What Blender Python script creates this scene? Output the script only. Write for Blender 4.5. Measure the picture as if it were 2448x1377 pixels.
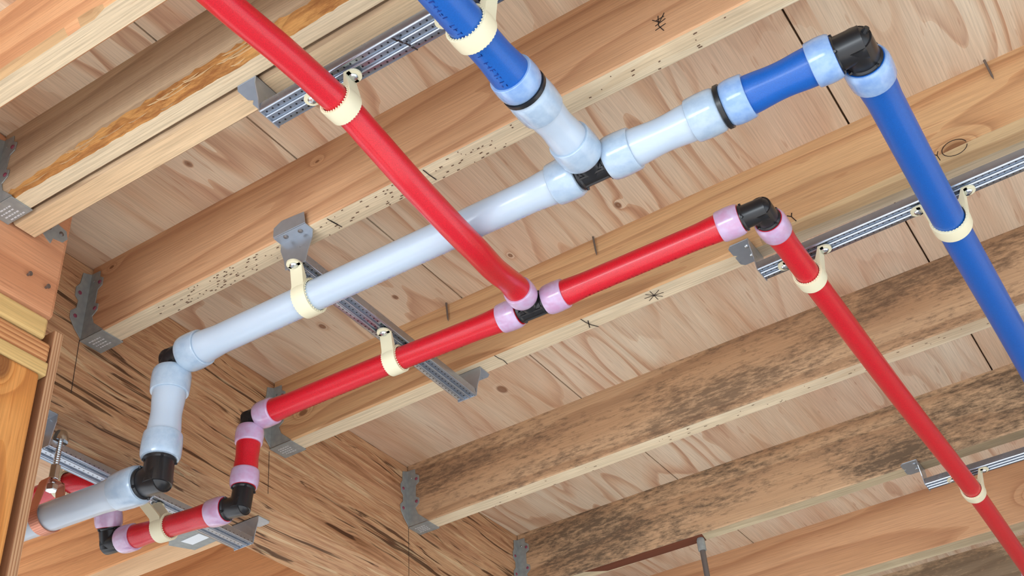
import bpy, bmesh, math, random
from mathutils import Vector, Matrix
random.seed(7)
sc = bpy.context.scene
for o in list(bpy.data.objects):
    bpy.data.objects.remove(o)
col = sc.collection

# ---------------------------------------------------------------- camera, light, exposure
cam_d = bpy.data.cameras.new('camera')
cam = bpy.data.objects.new('camera', cam_d)
col.objects.link(cam)
R_ = Vector((0.84163343, 0.53500386, -0.07364807))      # picture right
D_ = Vector((-0.37484818, 0.48054822, -0.79281918))     # picture down
F_ = Vector((-0.38876987, 0.69486997, 0.60499067))      # view direction
cam.matrix_world = Matrix(((R_.x, -D_.x, -F_.x, 0), (R_.y, -D_.y, -F_.y, 0), (R_.z, -D_.z, -F_.z, 0), (0, 0, 0, 1)))
cam_d.sensor_width = 36
cam_d.lens = 2813.15 / 2448 * 36
cam_d.clip_start = 0.02
cam_d.clip_end = 60
sc.camera = cam

world = bpy.data.worlds.new('daylight')
sc.world = world
world.use_nodes = True
wn = world.node_tree.nodes
wl = world.node_tree.links
bg = wn['Background']
wtc = wn.new('ShaderNodeTexCoord')
wsep = wn.new('ShaderNodeSeparateXYZ')
wl.new(wtc.outputs['Generated'], wsep.inputs[0])
wr = wn.new('ShaderNodeValToRGB')
wr.color_ramp.elements[0].position = 0.0
wr.color_ramp.elements[0].color = (0.80, 0.92, 1.0, 1)
wr.color_ramp.elements[1].position = 0.6
wr.color_ramp.elements[1].color = (0.42, 0.62, 1.0, 1)
wl.new(wsep.outputs['Z'], wr.inputs['Fac'])
wl.new(wr.outputs['Color'], bg.inputs['Color'])
bg.inputs['Strength'].default_value = 1.5

def area(name, loc, target, sx, sy, power, colr):
    d = bpy.data.lights.new(name, 'AREA')
    d.shape = 'RECTANGLE'; d.size = sx; d.size_y = sy; d.energy = power; d.color = colr
    o = bpy.data.objects.new(name, d); col.objects.link(o)
    o.location = loc
    o.rotation_euler = (Vector(target) - Vector(loc)).to_track_quat('-Z', 'Y').to_euler()
    return o
# added area light behind the camera: assumed unseen daylight, shaped for the pipe highlights
area('assumed_daylight_fill', (-1.0, -3.4, -0.55), (-0.5, 1.2, 1.0), 2.7, 0.9, 85, (0.88, 0.95, 1.0))

sun_d = bpy.data.lights.new('sun', 'SUN')
sun_d.energy = 10.0
sun_d.angle = 0.03
sun_d.color = (1.0, 0.97, 0.93)
sun = bpy.data.objects.new('sun', sun_d)
col.objects.link(sun)
sun.rotation_euler = (math.radians(36), 0, math.radians(12))

sc.view_settings.view_transform = 'Standard'
sc.view_settings.look = 'None'
sc.view_settings.exposure = -0.36
sc.view_settings.gamma = 1
sc.view_settings.use_curve_mapping = False

# ---------------------------------------------------------------- object helpers
def tag(o, label=None, cat=None, group=None, kind=None):
    if label: o['label'] = label
    if cat: o['category'] = cat
    if group: o['group'] = group
    if kind: o['kind'] = kind
    return o

def empty(name, loc=(0, 0, 0), rot=None):
    o = bpy.data.objects.new(name, None)
    o.empty_display_size = 0.02
    col.objects.link(o)
    o.location = loc
    if rot: o.rotation_euler = rot
    return o

class MB:
    """collects shapes into one mesh"""
    def __init__(s):
        s.v = []; s.f = []; s.m = []
    def add(s, vs, fs, mi=0):
        b = len(s.v)
        s.v += [tuple(p) for p in vs]
        for f in fs:
            s.f.append(tuple(b + i for i in f)); s.m.append(mi)
    def box(s, a, b, mi=0):
        x0, y0, z0 = a; x1, y1, z1 = b
        vs = [(x0, y0, z0), (x1, y0, z0), (x1, y1, z0), (x0, y1, z0), (x0, y0, z1), (x1, y0, z1), (x1, y1, z1), (x0, y1, z1)]
        s.add(vs, [(0, 3, 2, 1), (4, 5, 6, 7), (0, 1, 5, 4), (1, 2, 6, 5), (2, 3, 7, 6), (3, 0, 4, 7)], mi)
    def plate(s, pts, n, t, mi=0):
        """polygon extruded by t along n"""
        n = Vector(n).normalized() * t
        k = len(pts)
        vs = [Vector(p) for p in pts] + [Vector(p) + n for p in pts]
        fs = [tuple(range(k - 1, -1, -1)), tuple(range(k, 2 * k))]
        fs += [(i, (i + 1) % k, k + (i + 1) % k, k + i) for i in range(k)]
        s.add(vs, fs, mi)
    def tube(s, pts, rad, seg=28, mi=0, caps=True, up=None, sy=1.0):
        pts = [Vector(p) for p in pts]
        n = len(pts)
        tan = []
        for i in range(n):
            a = pts[max(i - 1, 0)]; b = pts[min(i + 1, n - 1)]
            d = b - a
            if d.length < 1e-9: d = tan[-1] if tan else Vector((0, 0, 1))
            tan.append(d.normalized())
        ref = Vector(up) if up else (Vector((0, 0, 1)) if abs(tan[0].z) < .9 else Vector((0, 1, 0)))
        u = (ref - tan[0] * ref.dot(tan[0])).normalized()
        vs = []
        for i in range(n):
            u = (u - tan[i] * u.dot(tan[i])).normalized()
            w = tan[i].cross(u)
            r = rad[i] if isinstance(rad, (list, tuple)) else rad
            for k in range(seg):
                a = 2 * math.pi * k / seg
                vs.append(pts[i] + u * (r * math.cos(a)) + w * (r * sy * math.sin(a)))
        fs = []
        for i in range(n - 1):
            for k in range(seg):
                k2 = (k + 1) % seg
                fs.append((i * seg + k, i * seg + k2, (i + 1) * seg + k2, (i + 1) * seg + k))
        if caps:
            fs.append(tuple(range(seg - 1, -1, -1)))
            fs.append(tuple((n - 1) * seg + k for k in range(seg)))
        s.add(vs, fs, mi)
    def rtube(s, p0, d, prof, seg=32, mi=0):
        """lathe: prof = [(t, r)] along direction d from p0"""
        p0 = Vector(p0); d = Vector(d).normalized()
        u = (Vector((0, 0, 1)) if abs(d.z) < .9 else Vector((0, 1, 0)))
        u = (u - d * u.dot(d)).normalized(); w = d.cross(u)
        vs = []
        for t, r in prof:
            for k in range(seg):
                a = 2 * math.pi * k / seg
                vs.append(p0 + d * t + u * (r * math.cos(a)) + w * (r * math.sin(a)))
        fs = []
        n = len(prof)
        for i in range(n - 1):
            for k in range(seg):
                k2 = (k + 1) % seg
                fs.append((i * seg + k, i * seg + k2, (i + 1) * seg + k2, (i + 1) * seg + k))
        s.add(vs, fs, mi)
    def build(s, name, mats, parent=None, smooth=30, bevel=0):
        me = bpy.data.meshes.new(name)
        me.from_pydata(s.v, [], s.f)
        if not isinstance(mats, (list, tuple)): mats = [mats]
        for m in mats: me.materials.append(m)
        for i, p in enumerate(me.polygons): p.material_index = s.m[i]
        bm = bmesh.new(); bm.from_mesh(me)
        bmesh.ops.recalc_face_normals(bm, faces=bm.faces)
        bm.to_mesh(me); bm.free()
        if smooth:
            me.shade_smooth()
            me.set_sharp_from_angle(angle=math.radians(smooth))
        me.update()
        o = bpy.data.objects.new(name, me)
        col.objects.link(o)
        if parent is not None: o.parent = parent
        if bevel:
            b = o.modifiers.new('b', 'BEVEL'); b.width = bevel; b.segments = 2; b.limit_method = 'ANGLE'
        return o

def rebase(o, loc):
    """move a mesh object's origin to loc (mesh was written in world coordinates); children keep their place"""
    loc = Vector(loc)
    o.data.transform(Matrix.Translation(-loc))
    o.location = loc
    return o

# ---------------------------------------------------------------- material helpers
def S(r, g, b):
    f = lambda c: (c / 255 / 12.92) if c / 255 <= .04045 else ((c / 255 + .055) / 1.055) ** 2.4
    return (f(r), f(g), f(b), 1)

class NT:
    def __init__(s, name):
        s.m = bpy.data.materials.new(name); s.m.use_nodes = True
        s.t = s.m.node_tree; s.b = s.t.nodes['Principled BSDF']
    def n(s, k, **kw):
        x = s.t.nodes.new('ShaderNode' + k)
        for a, v in kw.items(): setattr(x, a, v)
        return x
    def l(s, a, b): s.t.links.new(a, b)
    def val(s, sock, v):
        if hasattr(v, 'links') or hasattr(v, 'is_output'): s.l(v, sock)
        else: sock.default_value = v
    def math(s, op, a, b=None, c=None, clamp=False):
        x = s.n('Math', operation=op); x.use_clamp = clamp
        s.val(x.inputs[0], a)
        if b is not None: s.val(x.inputs[1], b)
        if c is not None: s.val(x.inputs[2], c)
        return x.outputs[0]
    def co(s):
        return s.n('TexCoord').outputs['Object']
    def map(s, v, scale=(1, 1, 1), loc=(0, 0, 0), rot=(0, 0, 0)):
        x = s.n('Mapping'); s.l(v, x.inputs['Vector'])
        x.inputs['Scale'].default_value = scale; x.inputs['Location'].default_value = loc; x.inputs['Rotation'].default_value = rot
        return x.outputs[0]
    def noise(s, v, scale=1, detail=3, rough=.5, dist=0):
        x = s.n('TexNoise'); s.l(v, x.inputs['Vector'])
        x.inputs['Scale'].default_value = scale; x.inputs['Detail'].default_value = detail
        x.inputs['Roughness'].default_value = rough; x.inputs['Distortion'].default_value = dist
        return x.outputs['Fac']
    def ramp(s, f, stops, interp='LINEAR'):
        x = s.n('ValToRGB'); s.l(f, x.inputs['Fac']); cr = x.color_ramp; cr.interpolation = interp
        while len(cr.elements) < len(stops): cr.elements.new(0.5)
        for e, (p, c) in zip(cr.elements, stops):
            e.position = p; e.color = c if len(c) == 4 else (*c, 1)
        return x.outputs['Color']
    def mix(s, f, a, b, mode='MIX'):
        x = s.n('Mix'); x.data_type = 'RGBA'; x.blend_type = mode
        s.val(x.inputs['Factor'], f); s.val(x.inputs['A'], a); s.val(x.inputs['B'], b)
        for i in x.inputs:
            pass
        return x.outputs['Result']
    def out(s, color=None, rough=None, bump=None, bs=.2, bd=.002, **kw):
        if color is not None: s.val(s.b.inputs['Base Color'], color)
        if rough is not None: s.val(s.b.inputs['Roughness'], rough)
        for k, v in kw.items():
            s.b.inputs[k.replace('_', ' ')].default_value = v
        if bump is not None:
            x = s.n('Bump'); x.inputs['Strength'].default_value = bs; x.inputs['Distance'].default_value = bd
            s.l(bump, x.inputs['Height']); s.l(x.outputs[0], s.b.inputs['Normal'])
        return s.m

def mixc(t, f, a, b, mode='MIX'):
    x = t.n('Mix'); x.data_type = 'RGBA'; x.blend_type = mode
    t.val(x.inputs[0], f); t.val(x.inputs[6], a); t.val(x.inputs[7], b)
    return x.outputs[2]
NT.mix = lambda s, f, a, b, mode='MIX': mixc(s, f, a, b, mode)

G = lambda v: (v, v, v, 1)

def wood(name, seed, light, mid, dark, axis='X', freq=26, warp=2.2, knots=(), mould=0.0, mouldc=S(84, 74, 62), fine=.35, pale_bottom=None, stretch=.9, line=.5, cuts=((.38, .72, .93, 1),)):
    """sawn softwood with contour grain running along one axis; knots = [(along, across, radius)] in object coordinates"""
    t = NT(name)
    co = t.co()
    sep = t.n('SeparateXYZ'); t.l(co, sep.inputs[0])
    X, Y, Z = sep.outputs
    if axis == 'X': al, ac, th = X, Z, Y
    elif axis == 'Y': al, ac, th = Y, Z, X
    elif axis == 'Z': al, ac, th = Z, Y, X
    else: al, ac, th = Y, X, Z          # 'P': plywood, grain along Y on a horizontal sheet
    cb = t.n('CombineXYZ'); t.l(al, cb.inputs[0]); t.l(ac, cb.inputs[1]); t.l(th, cb.inputs[2])
    v = cb.outputs[0]
    n1 = t.noise(t.map(v, (stretch, 7, 7), (seed * 3.7, seed * 1.9, seed)), 1, 2, .45)
    n2 = t.noise(t.map(v, (3.5, 22, 22), (seed * 2.3, seed, seed * 5)), 1, 2, .5)
    ring = t.math('MULTIPLY', ac, freq)
    ring = t.math('ADD', ring, t.math('MULTIPLY', n1, warp * 4))
    ring = t.math('ADD', ring, t.math('MULTIPLY', n2, warp * .35))
    kmask = None
    for (ka, kc, kr) in knots:
        dx = t.math('MULTIPLY', t.math('SUBTRACT', al, ka), .62)
        dz = t.math('SUBTRACT', ac, kc)
        d = t.math('SQRT', t.math('ADD', t.math('MULTIPLY', dx, dx), t.math('MULTIPLY', dz, dz)))
        g = t.math('DIVIDE', t.math('POWER', kr * 1.6, 2.0), t.math('ADD', t.math('MULTIPLY', d, d), kr * kr * .6))
        ring = t.math('ADD', ring, t.math('MULTIPLY', g, .45 if axis == 'P' else 1.6))
        k = t.math('SUBTRACT', 1.0, t.math('DIVIDE', d, kr), clamp=True)
        k = t.math('MULTIPLY', k, 3.0, clamp=True)
        kmask = k if kmask is None else t.math('MAXIMUM', kmask, k)
    fr = t.math('FRACT', ring)
    q = cuts[0]
    c = t.ramp(fr, [(0, light), (q[0], light), (q[1], mid), (q[2], dark), (q[3], mid)])
    c0 = t.ramp(t.noise(t.map(v, (1.2, 9, 9), (seed, 4, 2)), 1, 3, .6), [(.3, light), (.62, mid)])
    lf = line
    if axis == 'P':
        big = t.noise(t.map(v, (1.6, 5, 5), (seed, 8, 3)), 1, 2, .5)
        lf = t.math('MULTIPLY', t.ramp(big, [(.42, G(.12)), (.66, G(1.0))]), line)
        c0 = t.mix(t.ramp(t.noise(t.map(v, (1.1, 4.5, 4.5), (4, 1, seed)), 1, 2, .5), [(.45, G(0)), (.65, G(.75))]), c0, S(206, 172, 146))
    c = t.mix(lf, c0, c)
    # fibre
    fb = t.noise(t.map(v, (9, 420, 420), (seed, seed, 0)), 1, 2, .7)
    c = t.mix(fine, c, t.ramp(fb, [(.32, G(.52)), (.62, G(1.12))]), 'MULTIPLY')
    # small dark checks
    ck = t.noise(t.map(v, (16, 160, 160), (seed * 7, 1, 0)), 1, 1, .4)
    ck = t.ramp(ck, [(.70, G(0)), (.75, G(1))])
    c = t.mix(t.math('MULTIPLY', ck, .35), c, dark)
    if kmask is not None:
        c = t.mix(t.math('MULTIPLY', kmask, .75), c, S(112, 66, 38))
    if mould:
        m1 = t.noise(t.map(v, (2.2, 7, 7), (seed * 1.3, 9, 0)), 1, 3, .6)
        m2 = t.noise(t.map(v, (38, 130, 130), (0, seed, 0)), 1, 4, .75)
        mm = t.ramp(t.math('ADD', t.math('MULTIPLY', m1, 1.0), t.math('MULTIPLY', m2, .75)), [(.90 - .07 * mould, G(0)), (1.20 - .07 * mould, G(1))])
        c = t.mix(t.math('MULTIPLY', mm, .72 * min(mould, 1.2)), c, mouldc)
    return t.out(c, .78, fb, .25, .001, Specular_IOR_Level=.25)

def psl(name, seed):
    t = NT(name)
    co = t.co()
    v = t.map(co, (1, 1, 1), (0, 0, 0), (.055, 0, 0))
    wv = t.noise(t.map(v, (10, 1.8, 10), (seed, 0, 0)), 1, 3, .6)
    a = t.n('VectorMath', operation='MULTIPLY_ADD')
    cb = t.n('CombineXYZ'); t.l(wv, cb.inputs[2]); t.l(wv, cb.inputs[0])
    t.l(cb.outputs[0], a.inputs[0]); a.inputs[1].default_value = (.06, 0, .06); t.l(v, a.inputs[2])
    v2 = a.outputs[0]
    b1 = t.noise(t.map(v2, (60, 1.7, 60), (seed, seed, 0)), 1, 4, .62)
    c = t.ramp(b1, [(.30, S(140, 96, 62)), (.43, S(180, 134, 98)), (.52, S(196, 156, 116)), (.60, S(166, 118, 82)), (.72, S(212, 182, 142))])
    b2 = t.noise(t.map(v2, (95, 2.6, 95), (3, seed, 5)), 1, 3, .55)
    dk = t.ramp(b2, [(.590, G(0)), (.640, G(1))])
    c = t.mix(t.math('MULTIPLY', dk, .85), c, S(66, 38, 20))
    b4 = t.noise(t.map(v2, (70, 2.6, 70), (13, seed, 5)), 1, 2, .5)
    lk = t.ramp(b4, [(.62, G(0)), (.67, G(1))])
    c = t.mix(t.math('MULTIPLY', lk, .55), c, S(216, 190, 150))
    b3 = t.noise(t.map(v2, (420, 14, 420)), 1, 2, .7)
    c = t.mix(.4, c, t.ramp(b3, [(.3, G(.5)), (.6, G(1.15))]), 'MULTIPLY')
    h = t.math('SUBTRACT', b3, t.math('MULTIPLY', dk, 2.0))
    return t.out(c, .75, h, .5, .002, Specular_IOR_Level=.25)

def plastic(name, c, rough=.3, speck=0.0, sss=0.0, coat=0.0, mottle=None):
    t = NT(name)
    cc = c
    co = t.co()
    if mottle:
        nz = t.noise(co, 70, 3, .6)
        cc = t.mix(t.ramp(nz, [(.38, G(0)), (.66, G(1))]), c, mottle)
    kw = {}
    if sss:
        kw = dict(Subsurface_Weight=sss, Subsurface_Scale=.02)
        t.b.inputs['Subsurface Radius'].default_value = (1, .8, .7)
    b = t.noise(co, 900, 2, .7) if speck else t.noise(co, 60, 1, .5)
    if speck:
        cc = t.mix(t.ramp(b, [(.35, G(0)), (.7, G(speck))]), cc, (c[0] * .45, c[1] * .45, c[2] * .45, 1))
    return t.out(cc, rough, b, .15 if speck else .05, .0006, Coat_Weight=coat, Coat_Roughness=.10, **kw)

def metal(name, c, rough=.38, metallic=.9, dots=None, spangle=.2):
    t = NT(name)
    co = t.co()
    vo = t.n('TexVoronoi'); vo.inputs['Scale'].default_value = 110; t.l(co, vo.inputs['Vector'])
    cc = t.mix(t.math('MULTIPLY', vo.outputs['Distance'], spangle), c, (c[0] * .55, c[1] * .58, c[2] * .62, 1))
    mt = None
    if dots:
        # rows of punched pinholes: strut runs along local x, lanes across local y
        sep = t.n('SeparateXYZ'); t.l(co, sep.inputs[0])
        fx = t.math('SUBTRACT', t.math('FRACT', t.math('DIVIDE', sep.outputs[0], dots[0])), .5)
        ysh = t.math('ADD', sep.outputs[1], dots[2])
        fy = t.math('SUBTRACT', t.math('FRACT', t.math('DIVIDE', ysh, dots[1])), .5)
        ax = t.math('MULTIPLY', fx, dots[0]); ay = t.math('MULTIPLY', fy, dots[1])
        d = t.math('SQRT', t.math('ADD', t.math('MULTIPLY', ax, ax), t.math('MULTIPLY', ay, ay)))
        hole = t.math('LESS_THAN', d, dots[3])
        low = t.math('LESS_THAN', t.math('ABSOLUTE', t.math('SUBTRACT', sep.outputs[2], .0038)), .0006)
        hole = t.math('MULTIPLY', hole, low)
        cc = t.mix(hole, cc, (.012, .012, .015, 1))
        mt = t.math('SUBTRACT', metallic, t.math('MULTIPLY', hole, metallic), clamp=True)
    nz = t.noise(co, 45, 3, .6)
    ro = t.math('ADD', rough - .08, t.math('MULTIPLY', nz, .18))
    m = t.out(cc, ro, nz, .06, .001)
    if mt is not None: t.l(mt, t.b.inputs['Metallic'])
    else: t.b.inputs['Metallic'].default_value = metallic
    return m

M = {}
M['white_pipe'] = plastic('white_pipe', S(184, 200, 216), .34, sss=.25, coat=.6)
M['red_pipe'] = plastic('red_pipe', S(215, 18, 40), .38, speck=.6, coat=.3)
M['blue_pipe'] = plastic('blue_pipe', S(0, 92, 182), .42, speck=.4, coat=.2)
M['ring_white'] = plastic('ring_white', S(174, 194, 212), .25, sss=.3, coat=.8, mottle=S(158, 180, 202))
M['ring_pink'] = plastic('ring_pink', S(196, 172, 204), .25, sss=.2, coat=.8, mottle=S(194, 152, 186))
M['ring_blue'] = plastic('ring_blue', S(146, 178, 218), .25, sss=.2, coat=.8, mottle=S(124, 160, 210))
M['black'] = plastic('black_fitting', (.012, .013, .015, 1), .3)
M['cream'] = plastic('cream_clamp', S(230, 224, 192), .42)
M['galv'] = metal('galvanised', (.46, .51, .57, 1), .30, .72)
M['strut'] = metal('galvanised_strut', (.40, .45, .52, 1), .24, .85, dots=(.0085, .0107, .01505, .00125))
M['hanger'] = metal('hanger_steel', (.36, .385, .37, 1), .5, .35, spangle=.5)
M['zinc'] = metal('zinc_screw', (.62, .66, .68, 1), .22, 1.0, spangle=0)
M['copper'] = metal('copper', (.62, .27, .18, 1), .38, .85, spangle=0)
M['nail'] = metal('nail_steel', (.22, .20, .19, 1), .45, .8, spangle=0)
M['nail_pink'] = plastic('nail_paint', S(132, 58, 78), .5)
M['ink'] = plastic('marker_ink', S(40, 30, 28), .6)
M['pencil'] = plastic('pencil_line', S(92, 62, 44), .7)
M['stamp'] = plastic('stamped_text', S(205, 208, 210), .5)
M['print_dark'] = plastic('pipe_print_grey', S(172, 182, 214), .35)
M['print_blue'] = plastic('pipe_print_navy', S(6, 48, 132), .4)
M['print_red'] = plastic('pipe_print_maroon', S(150, 10, 30), .4)
M['sticker'] = plastic('white_sticker', S(225, 232, 236), .5)
def concrete():
    t = NT('concrete')
    n = t.noise(t.co(), 3, 6, .6)
    return t.out(t.ramp(n, [(.3, S(204, 204, 202)), (.7, S(222, 222, 220))]), .8, n, .2, .01)
M['concrete'] = concrete()

# ---------------------------------------------------------------- measures (metres, eye of the camera at the origin)
H = 1.1595            # underside of the plywood
JB = 1.0255           # underside of the 2x6 joists
TH = .037             # joist thickness
BX = -1.229           # face of the engineered beam
HX = -1.10            # face of the short header

# ---------------------------------------------------------------- floor and plywood ceiling
b = MB(); b.box((-12, -14, -1.62), (12, 10, -1.5))
tag(rebase(b.build('floor', M['concrete'], smooth=0), (0, 0, -1.5)), 'pale concrete floor slab below the framing', kind='structure')
ply = wood('plywood', 3, S(220, 204, 178), S(198, 162, 130), S(162, 114, 84), 'P', freq=7, warp=2.3, stretch=1.3, line=.66, fine=.34, knots=[(1.257, -.508, .006), (.813, -.95, .005), (1.235, -.909, .0045), (1.225, -1.053, .006), (1.579, -.924, .010), (1.259, -.702, .004)], cuts=((.52, .74, .93, .985), ))
b = MB()
b.box((-3.2, -.7, H), (-.826, 4.2, H + .018))
b.box((-.8235, -.7, H), (-.161, 4.2, H + .018))
b.box((-.158, -.7, H), (1.6, 4.2, H + .018))
b.box((-3.2, -.7, H + .018), (1.6, 4.2, H + .03))
tag(b.build('ceiling', ply, smooth=0), 'underside of tan plywood subfloor sheets with dark seams', kind='structure')

light_block_m = wood('light_block_boards', 51, S(170, 150, 126), S(150, 128, 104), S(112, 90, 70), 'X', freq=8, warp=.8, line=.3)
b = MB(); b.box((-6, 4.2, -1.5), (3.5, 4.3, H + .03))  # unseen wall, added to block bright sky beyond the far joists
tag(rebase(b.build('wall_light_block', light_block_m, smooth=0), (-6, 4.2, -1.5)), 'unseen brown wooden wall, added beyond the framing to darken the far side', kind='structure')

# ---------------------------------------------------------------- floor joists
def interp(tab, x):
    if x <= tab[0][0]: return tab[0][1]
    for (a, va), (c, vc) in zip(tab, tab[1:]):
        if x <= c: return va + (vc - va) * (x - a) / (c - a)
    return tab[-1][1]

def joist(x0, x1, y0, z0, z1, th, mats, label, wane=None, ragged=None, group=None, step=.02, name='floor_joist'):
    """sawn board along x; wane(x) -> (inset, height) of the lost lower near edge"""
    b = MB()
    n = max(2, int((x1 - x0) / step))
    rows = []
    rnd = random.Random(int(abs(y0) * 1000))
    for i in range(n + 1):
        x = x0 + (x1 - x0) * i / n
        cy, cz = wane(x) if wane else (.0022, .0022)
        if ragged and cz > .008:
            cz += rnd.uniform(-ragged, ragged); cy += rnd.uniform(0, ragged * .5)
        e = .0022
        j = rnd.uniform(-.0006, .0006)
        rows.append([(x, y0, z1), (x, y0 + j * .5, z0 + cz), (x, y0 + cy * .55, z0 + cz * .35 + j), (x, y0 + cy, z0), (x, y0 + th - e, z0), (x, y0 + th, z0 + e), (x, y0 + th, z1)])
    vs = [p for r in rows for p in r]
    k = 7
    b.v = vs
    for i in range(n):
        x = rows[i][0][0]
        cz = rows[i][1][2] - z0
        for q in range(k - 1):
            mi = 0
            if q in (1, 2): mi = 2 if cz > .008 else 0
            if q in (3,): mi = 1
            b.f.append((i * k + q, (i + 1) * k + q, (i + 1) * k + q + 1, i * k + q + 1)); b.m.append(mi)
        b.f.append((i * k + k - 1, (i + 1) * k + k - 1, (i + 1) * k, i * k)); b.m.append(0)
    b.f.append(tuple(range(k - 1, -1, -1))); b.m.append(0)
    b.f.append(tuple(n * k + q for q in range(k))); b.m.append(0)
    o = b.build(name, mats, smooth=25)
    rebase(o, (x0, y0, z0))
    tag(o, label, 'joist', group)
    return o

edge = [wood('sawn_edge_%d' % i, 11 + i, a, c_, d, 'X', freq=60, warp=.5, stretch=.5, line=.35, fine=.5) for i, (a, c_, d) in enumerate([  # joist undersides: edge-wood colour with some of the light painted in
    (S(222, 207, 177), S(210, 188, 154), S(182, 150, 114)),      # fresh pale sapwood, lightened further by painted-in light
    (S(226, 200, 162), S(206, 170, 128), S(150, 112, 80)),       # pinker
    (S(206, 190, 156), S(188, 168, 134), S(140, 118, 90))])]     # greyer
raw = wood('splintered_wood', 31, S(206, 156, 92), S(180, 122, 66), S(120, 72, 38), 'X', freq=30, warp=1.2, stretch=9, line=.35, fine=.5, mould=1.6, mouldc=S(136, 84, 44))
waney = wood('waney_edge', 33, S(206, 176, 132), S(186, 150, 108), S(140, 100, 66), 'X', freq=20, warp=1, stretch=.6, line=.4)
def side(i, **k):
    pal = {'orange': (S(220, 170, 126), S(206, 152, 108), S(170, 114, 78)),
           'tan': (S(214, 174, 128), S(198, 150, 106), S(154, 108, 74)),
           'grey': (S(196, 170, 138), S(176, 148, 116), S(140, 112, 86)),
           'dull': (S(200, 166, 130), S(184, 146, 110), S(146, 110, 82)),
           'deep': (S(212, 166, 126), S(196, 148, 108), S(160, 108, 76))}[k.pop('pal', 'tan')]
    return wood('joist_face_%d' % i, i * 2.17 + 1, *pal, 'X', **k)

JY = {0: .085, 1: .492, 2: .632, 3: .895, 4: 1.3044, 5: 1.6998, 6: 2.1126, 7: 2.5208, 8: 2.93}
XE = 1.4
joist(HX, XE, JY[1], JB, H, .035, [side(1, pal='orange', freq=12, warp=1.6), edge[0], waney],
      'orange-brown joist with pale underside nearest the top left corner', wane=lambda x: (.0065, .009) if x < -.75 else (.003, .004), ragged=.0015)
# doubled joist: its near board has a long splintered lower edge
def j2w(x):
    return interp([(-1.10, .010), (-1.03, .016), (-.93, .022), (-.85, .026), (-.75, .028), (-.66, .030), (-.55, .026), (-.42, .012), (-.35, .003)], x) * .22, \
           interp([(-1.10, .010), (-1.03, .016), (-.93, .024), (-.85, .028), (-.75, .030), (-.66, .032), (-.55, .028), (-.42, .012), (-.35, .003)], x)
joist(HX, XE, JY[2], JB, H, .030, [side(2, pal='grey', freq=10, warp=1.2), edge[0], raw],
      'grey-brown near board of the doubled joist, lower edge splintered to raw orange wood', wane=j2w, ragged=.0035, step=.008, group='doubled joist boards')
rnd = random.Random(3)
j2 = [o for o in bpy.data.objects if o.name == 'floor_joist.001'][0]
b = MB()
for i in range(22):
    x = rnd.uniform(-1.07, -.64); w_ = rnd.uniform(.018, .05); u = rnd.random()
    cy_, cz_ = j2w(x)
    y = JY[2] + cy_ * (1 - u) ** 1.3 - .0008; z = JB + cz_ * u * .8 + .001
    hgt = rnd.uniform(.0008, .0020)
    b.add([(x, y, z), (x + w_, y - .0006, z + hgt * .5), (x + w_ * .3, y + .001, z + hgt), (x + w_ * .3, y + .003, z + hgt * .3), (x - w_ * .1, y - .001, z + hgt * .7)], [(0, 1, 2), (0, 2, 4), (0, 3, 1), (1, 3, 2), (0, 4, 3), (4, 2, 3)])
b_ = b.build('splinters', waney, smooth=0); b_.parent = j2; b_.matrix_parent_inverse = Matrix.Translation(-j2.location); b_['kind'] = 'stuff'; b_['label'] = 'pale loose splinters'
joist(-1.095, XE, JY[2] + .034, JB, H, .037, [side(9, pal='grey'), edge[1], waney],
      'second board of the doubled joist, behind a narrow dark gap, pinkish underside', wane=lambda x: (.004, .004), group='doubled joist boards')
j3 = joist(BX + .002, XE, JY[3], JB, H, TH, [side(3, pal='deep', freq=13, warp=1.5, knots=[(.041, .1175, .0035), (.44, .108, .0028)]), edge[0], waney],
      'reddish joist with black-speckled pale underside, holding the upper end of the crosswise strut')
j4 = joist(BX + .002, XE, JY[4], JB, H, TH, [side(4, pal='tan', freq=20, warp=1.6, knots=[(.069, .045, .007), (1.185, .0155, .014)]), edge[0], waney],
      'tan joist running just above the red pipe, with rounded bark edge at right',
      wane=lambda x: (interp([(-.42, .003), (-.25, .014), (0, .018), (.3, .02)], x), interp([(-.42, .003), (-.25, .012), (0, .020), (.3, .022)], x)))
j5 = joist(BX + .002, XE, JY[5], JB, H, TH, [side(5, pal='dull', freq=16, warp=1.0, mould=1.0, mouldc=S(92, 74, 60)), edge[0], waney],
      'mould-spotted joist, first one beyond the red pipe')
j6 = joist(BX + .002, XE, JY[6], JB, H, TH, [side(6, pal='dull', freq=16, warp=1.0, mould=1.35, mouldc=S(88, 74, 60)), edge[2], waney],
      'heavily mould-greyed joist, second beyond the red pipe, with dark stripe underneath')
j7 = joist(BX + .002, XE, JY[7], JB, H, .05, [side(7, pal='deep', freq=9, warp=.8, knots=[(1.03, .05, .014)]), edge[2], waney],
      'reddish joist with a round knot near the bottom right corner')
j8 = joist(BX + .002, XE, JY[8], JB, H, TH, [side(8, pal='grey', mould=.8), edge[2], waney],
      'greyish joist furthest beyond the pipes, at the bottom right edge')
# dark reddish-brown strip on the underside of joist six
b = MB(); b.plate([(-1.07, JY[6] + .001, JB - .0006), (-1.03, JY[6] + .030, JB - .0006), (-.91, JY[6] + .034, JB - .0006), (-.80, JY[6] + .036, JB - .0006), (-.795, JY[6] + .002, JB - .0006), (-.93, JY[6] + .001, JB - .0006)], (0, 0, 1), .0005)
brown_strip = wood('dark_brown_strip', 41, S(112, 62, 40), S(96, 52, 34), S(70, 36, 22), 'X')
def child(o, parent):
    """parent a world-space mesh under a thing, keeping its place"""
    o.parent = parent
    o.matrix_parent_inverse = Matrix.Translation(-parent.location)
    return o
s = child(b.build('brown_strip', brown_strip, smooth=0), j6); s['label'] = 'dark reddish-brown strip'

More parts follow.
